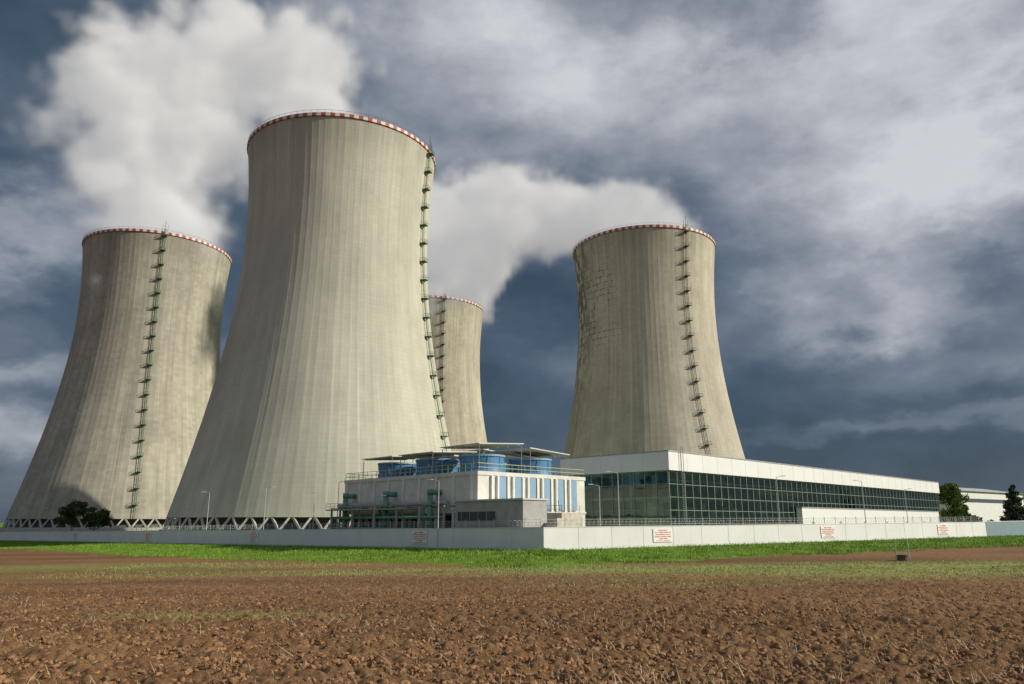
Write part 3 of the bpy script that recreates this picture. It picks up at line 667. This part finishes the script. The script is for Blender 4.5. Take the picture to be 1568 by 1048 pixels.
# ---------------- sky ----------------
w=bpy.data.worlds.new('World'); S.world=w; w.use_nodes=True; nt=w.node_tree; nt.nodes.clear()
wo=N(nt,'ShaderNodeOutputWorld'); sky=N(nt,'ShaderNodeTexSky'); sky.sky_type='NISHITA'; sky.sun_disc=False
SE,SA=R(27),R(180-79); sky.sun_elevation=SE; sky.sun_rotation=SA
bgN=N(nt,'ShaderNodeBackground'); bgN.inputs[1].default_value=.10; L(nt,sky.outputs[0],bgN.inputs[0])
tc=N(nt,'ShaderNodeTexCoord'); D=tc.outputs['Generated']
def vm(op,a,b_=None,sc=None):
    n_=nt.nodes.new('ShaderNodeVectorMath'); n_.operation=op
    for i_,q in enumerate((a,b_)):
        if q is None: continue
        if isinstance(q,bpy.types.NodeSocket): nt.links.new(q,n_.inputs[i_])
        else: n_.inputs[i_].default_value=q
    if sc is not None: n_.inputs['Scale'].default_value=sc
    return n_
def wn(sc,det,scale,ro=.55,loc=(0,0,0)):
    mp=N(nt,'ShaderNodeMapping'); mp.inputs['Scale'].default_value=scale; mp.inputs['Location'].default_value=loc; L(nt,D,mp.inputs[0])
    n_=N(nt,'ShaderNodeTexNoise',inp={'Scale':sc,'Detail':det,'Roughness':ro}); L(nt,mp.outputs[0],n_.inputs['Vector']); return n_
warp=vm('SCALE',vm('SUBTRACT',wn(3.2,7.0,(1,1,1.8),.57).outputs['Color'],(.5,.5,.5)).outputs[0],sc=.36).outputs[0]
DW=vm('ADD',D,warp).outputs[0]
def dr(az,el): return (math.sin(R(az))*math.cos(R(el)),math.cos(R(az))*math.cos(R(el)),math.sin(R(el)))
blobs=[(26,34,14,4.5,.46),(32,25,11,3.5,.46),(16,30,12,4,.26),(-7,36,9,9,.40),(5,36,7,4,.10),(27,17.5,6,3,.50),(27,14,7,1.8,.46),(21,21,9,4,.28),(-35,20,5,2,.5),(-34,6,6,2.2,.55),(36,21,7,4,.46),(-24,40,16,6,.15),(-34,11,8,1.2,.38),(27,5,14,1.0,.30),(-2,26,7,5,.18),(10,12,8,2,.12),(8,26,9,3,.16),(40,30,10,8,.25),(33,10,8,2.5,.28)]
acc=None
for az,el,ha,he,wt in blobs:
    c=dr(az,el); q=vm('SUBTRACT',DW,c).outputs[0]; q=vm('MULTIPLY',q,(1/(R(ha)*1.5),1/(R(ha)*2.5),1/(R(he)*1.5))).outputs[0]
    ln=vm('LENGTH',q).outputs['Value']; f=mrange(nt,ln,0.0,1.25,wt,0.0,True); acc=f if acc is None else math_(nt,'ADD',acc,f)
sx=N(nt,'ShaderNodeSeparateXYZ'); L(nt,D,sx.inputs[0])
base=mrange(nt,sx.outputs[2],0.08,.62,.15,.33)
back=mrange(nt,sx.outputs[1],.25,-.3,0,1)  # sky behind the camera, brightened to add fill on unlit sides
fb=math_(nt,'MULTIPLY',math_(nt,'SUBTRACT',wn(2.8,9.0,(1,1,2.0),.58,(3,1,2)).outputs[0],.5),1.30)
fb2=math_(nt,'MULTIPLY',math_(nt,'SUBTRACT',wn(8.5,6.0,(1,1,1.3),.54,(7,4,1)).outputs[0],.5),.36)
B=math_(nt,'ADD',math_(nt,'ADD',acc,base),math_(nt,'ADD',math_(nt,'ADD',fb,fb2),math_(nt,'MULTIPLY',back,.30)))
ramp=N(nt,'ShaderNodeValToRGB'); L(nt,B,ramp.inputs[0]); cr=ramp.color_ramp
cr.elements[0].position=0; cr.elements[0].color=(.036,.062,.098,1); cr.elements[1].position=1.0; cr.elements[1].color=(.64,.655,.69,1)
for p_,c_ in ((.2,(.065,.097,.144,1)),(.45,(.152,.185,.240,1)),(.7,(.315,.34,.39,1))):
    e=cr.elements.new(p_); e.color=c_
bgC=N(nt,'ShaderNodeBackground'); L(nt,ramp.outputs[0],bgC.inputs[0]); L(nt,math_(nt,'MULTIPLY_ADD',back,.2,1.0),bgC.inputs[1])
ms=N(nt,'ShaderNodeMixShader'); ms.inputs[0].default_value=.93; L(nt,bgN.outputs[0],ms.inputs[1]); L(nt,bgC.outputs[0],ms.inputs[2]); L(nt,ms.outputs[0],wo.inputs[0])

# ---------------- sun & camera ----------------
sd=Vector((math.sin(SA)*math.cos(SE),math.cos(SA)*math.cos(SE),math.sin(SE)))
sl=bpy.data.lights.new('sun','SUN'); sl.energy=5.0; sl.angle=R(.5); sl.color=(1,.92,.77); so=bpy.data.objects.new('sun',sl); COL.objects.link(so); so.rotation_euler=sd.to_track_quat('Z','Y').to_euler(); so.location=(60,-60,80)
cd=bpy.data.cameras.new('camera'); cam=bpy.data.objects.new('camera',cd); COL.objects.link(cam); cam.location=(0,0,3.8); cam.rotation_euler=(R(90+13.5),0,0)
cd.sensor_width=36; cd.lens=26.4; cd.clip_end=20000; cd.clip_start=.1; S.camera=cam
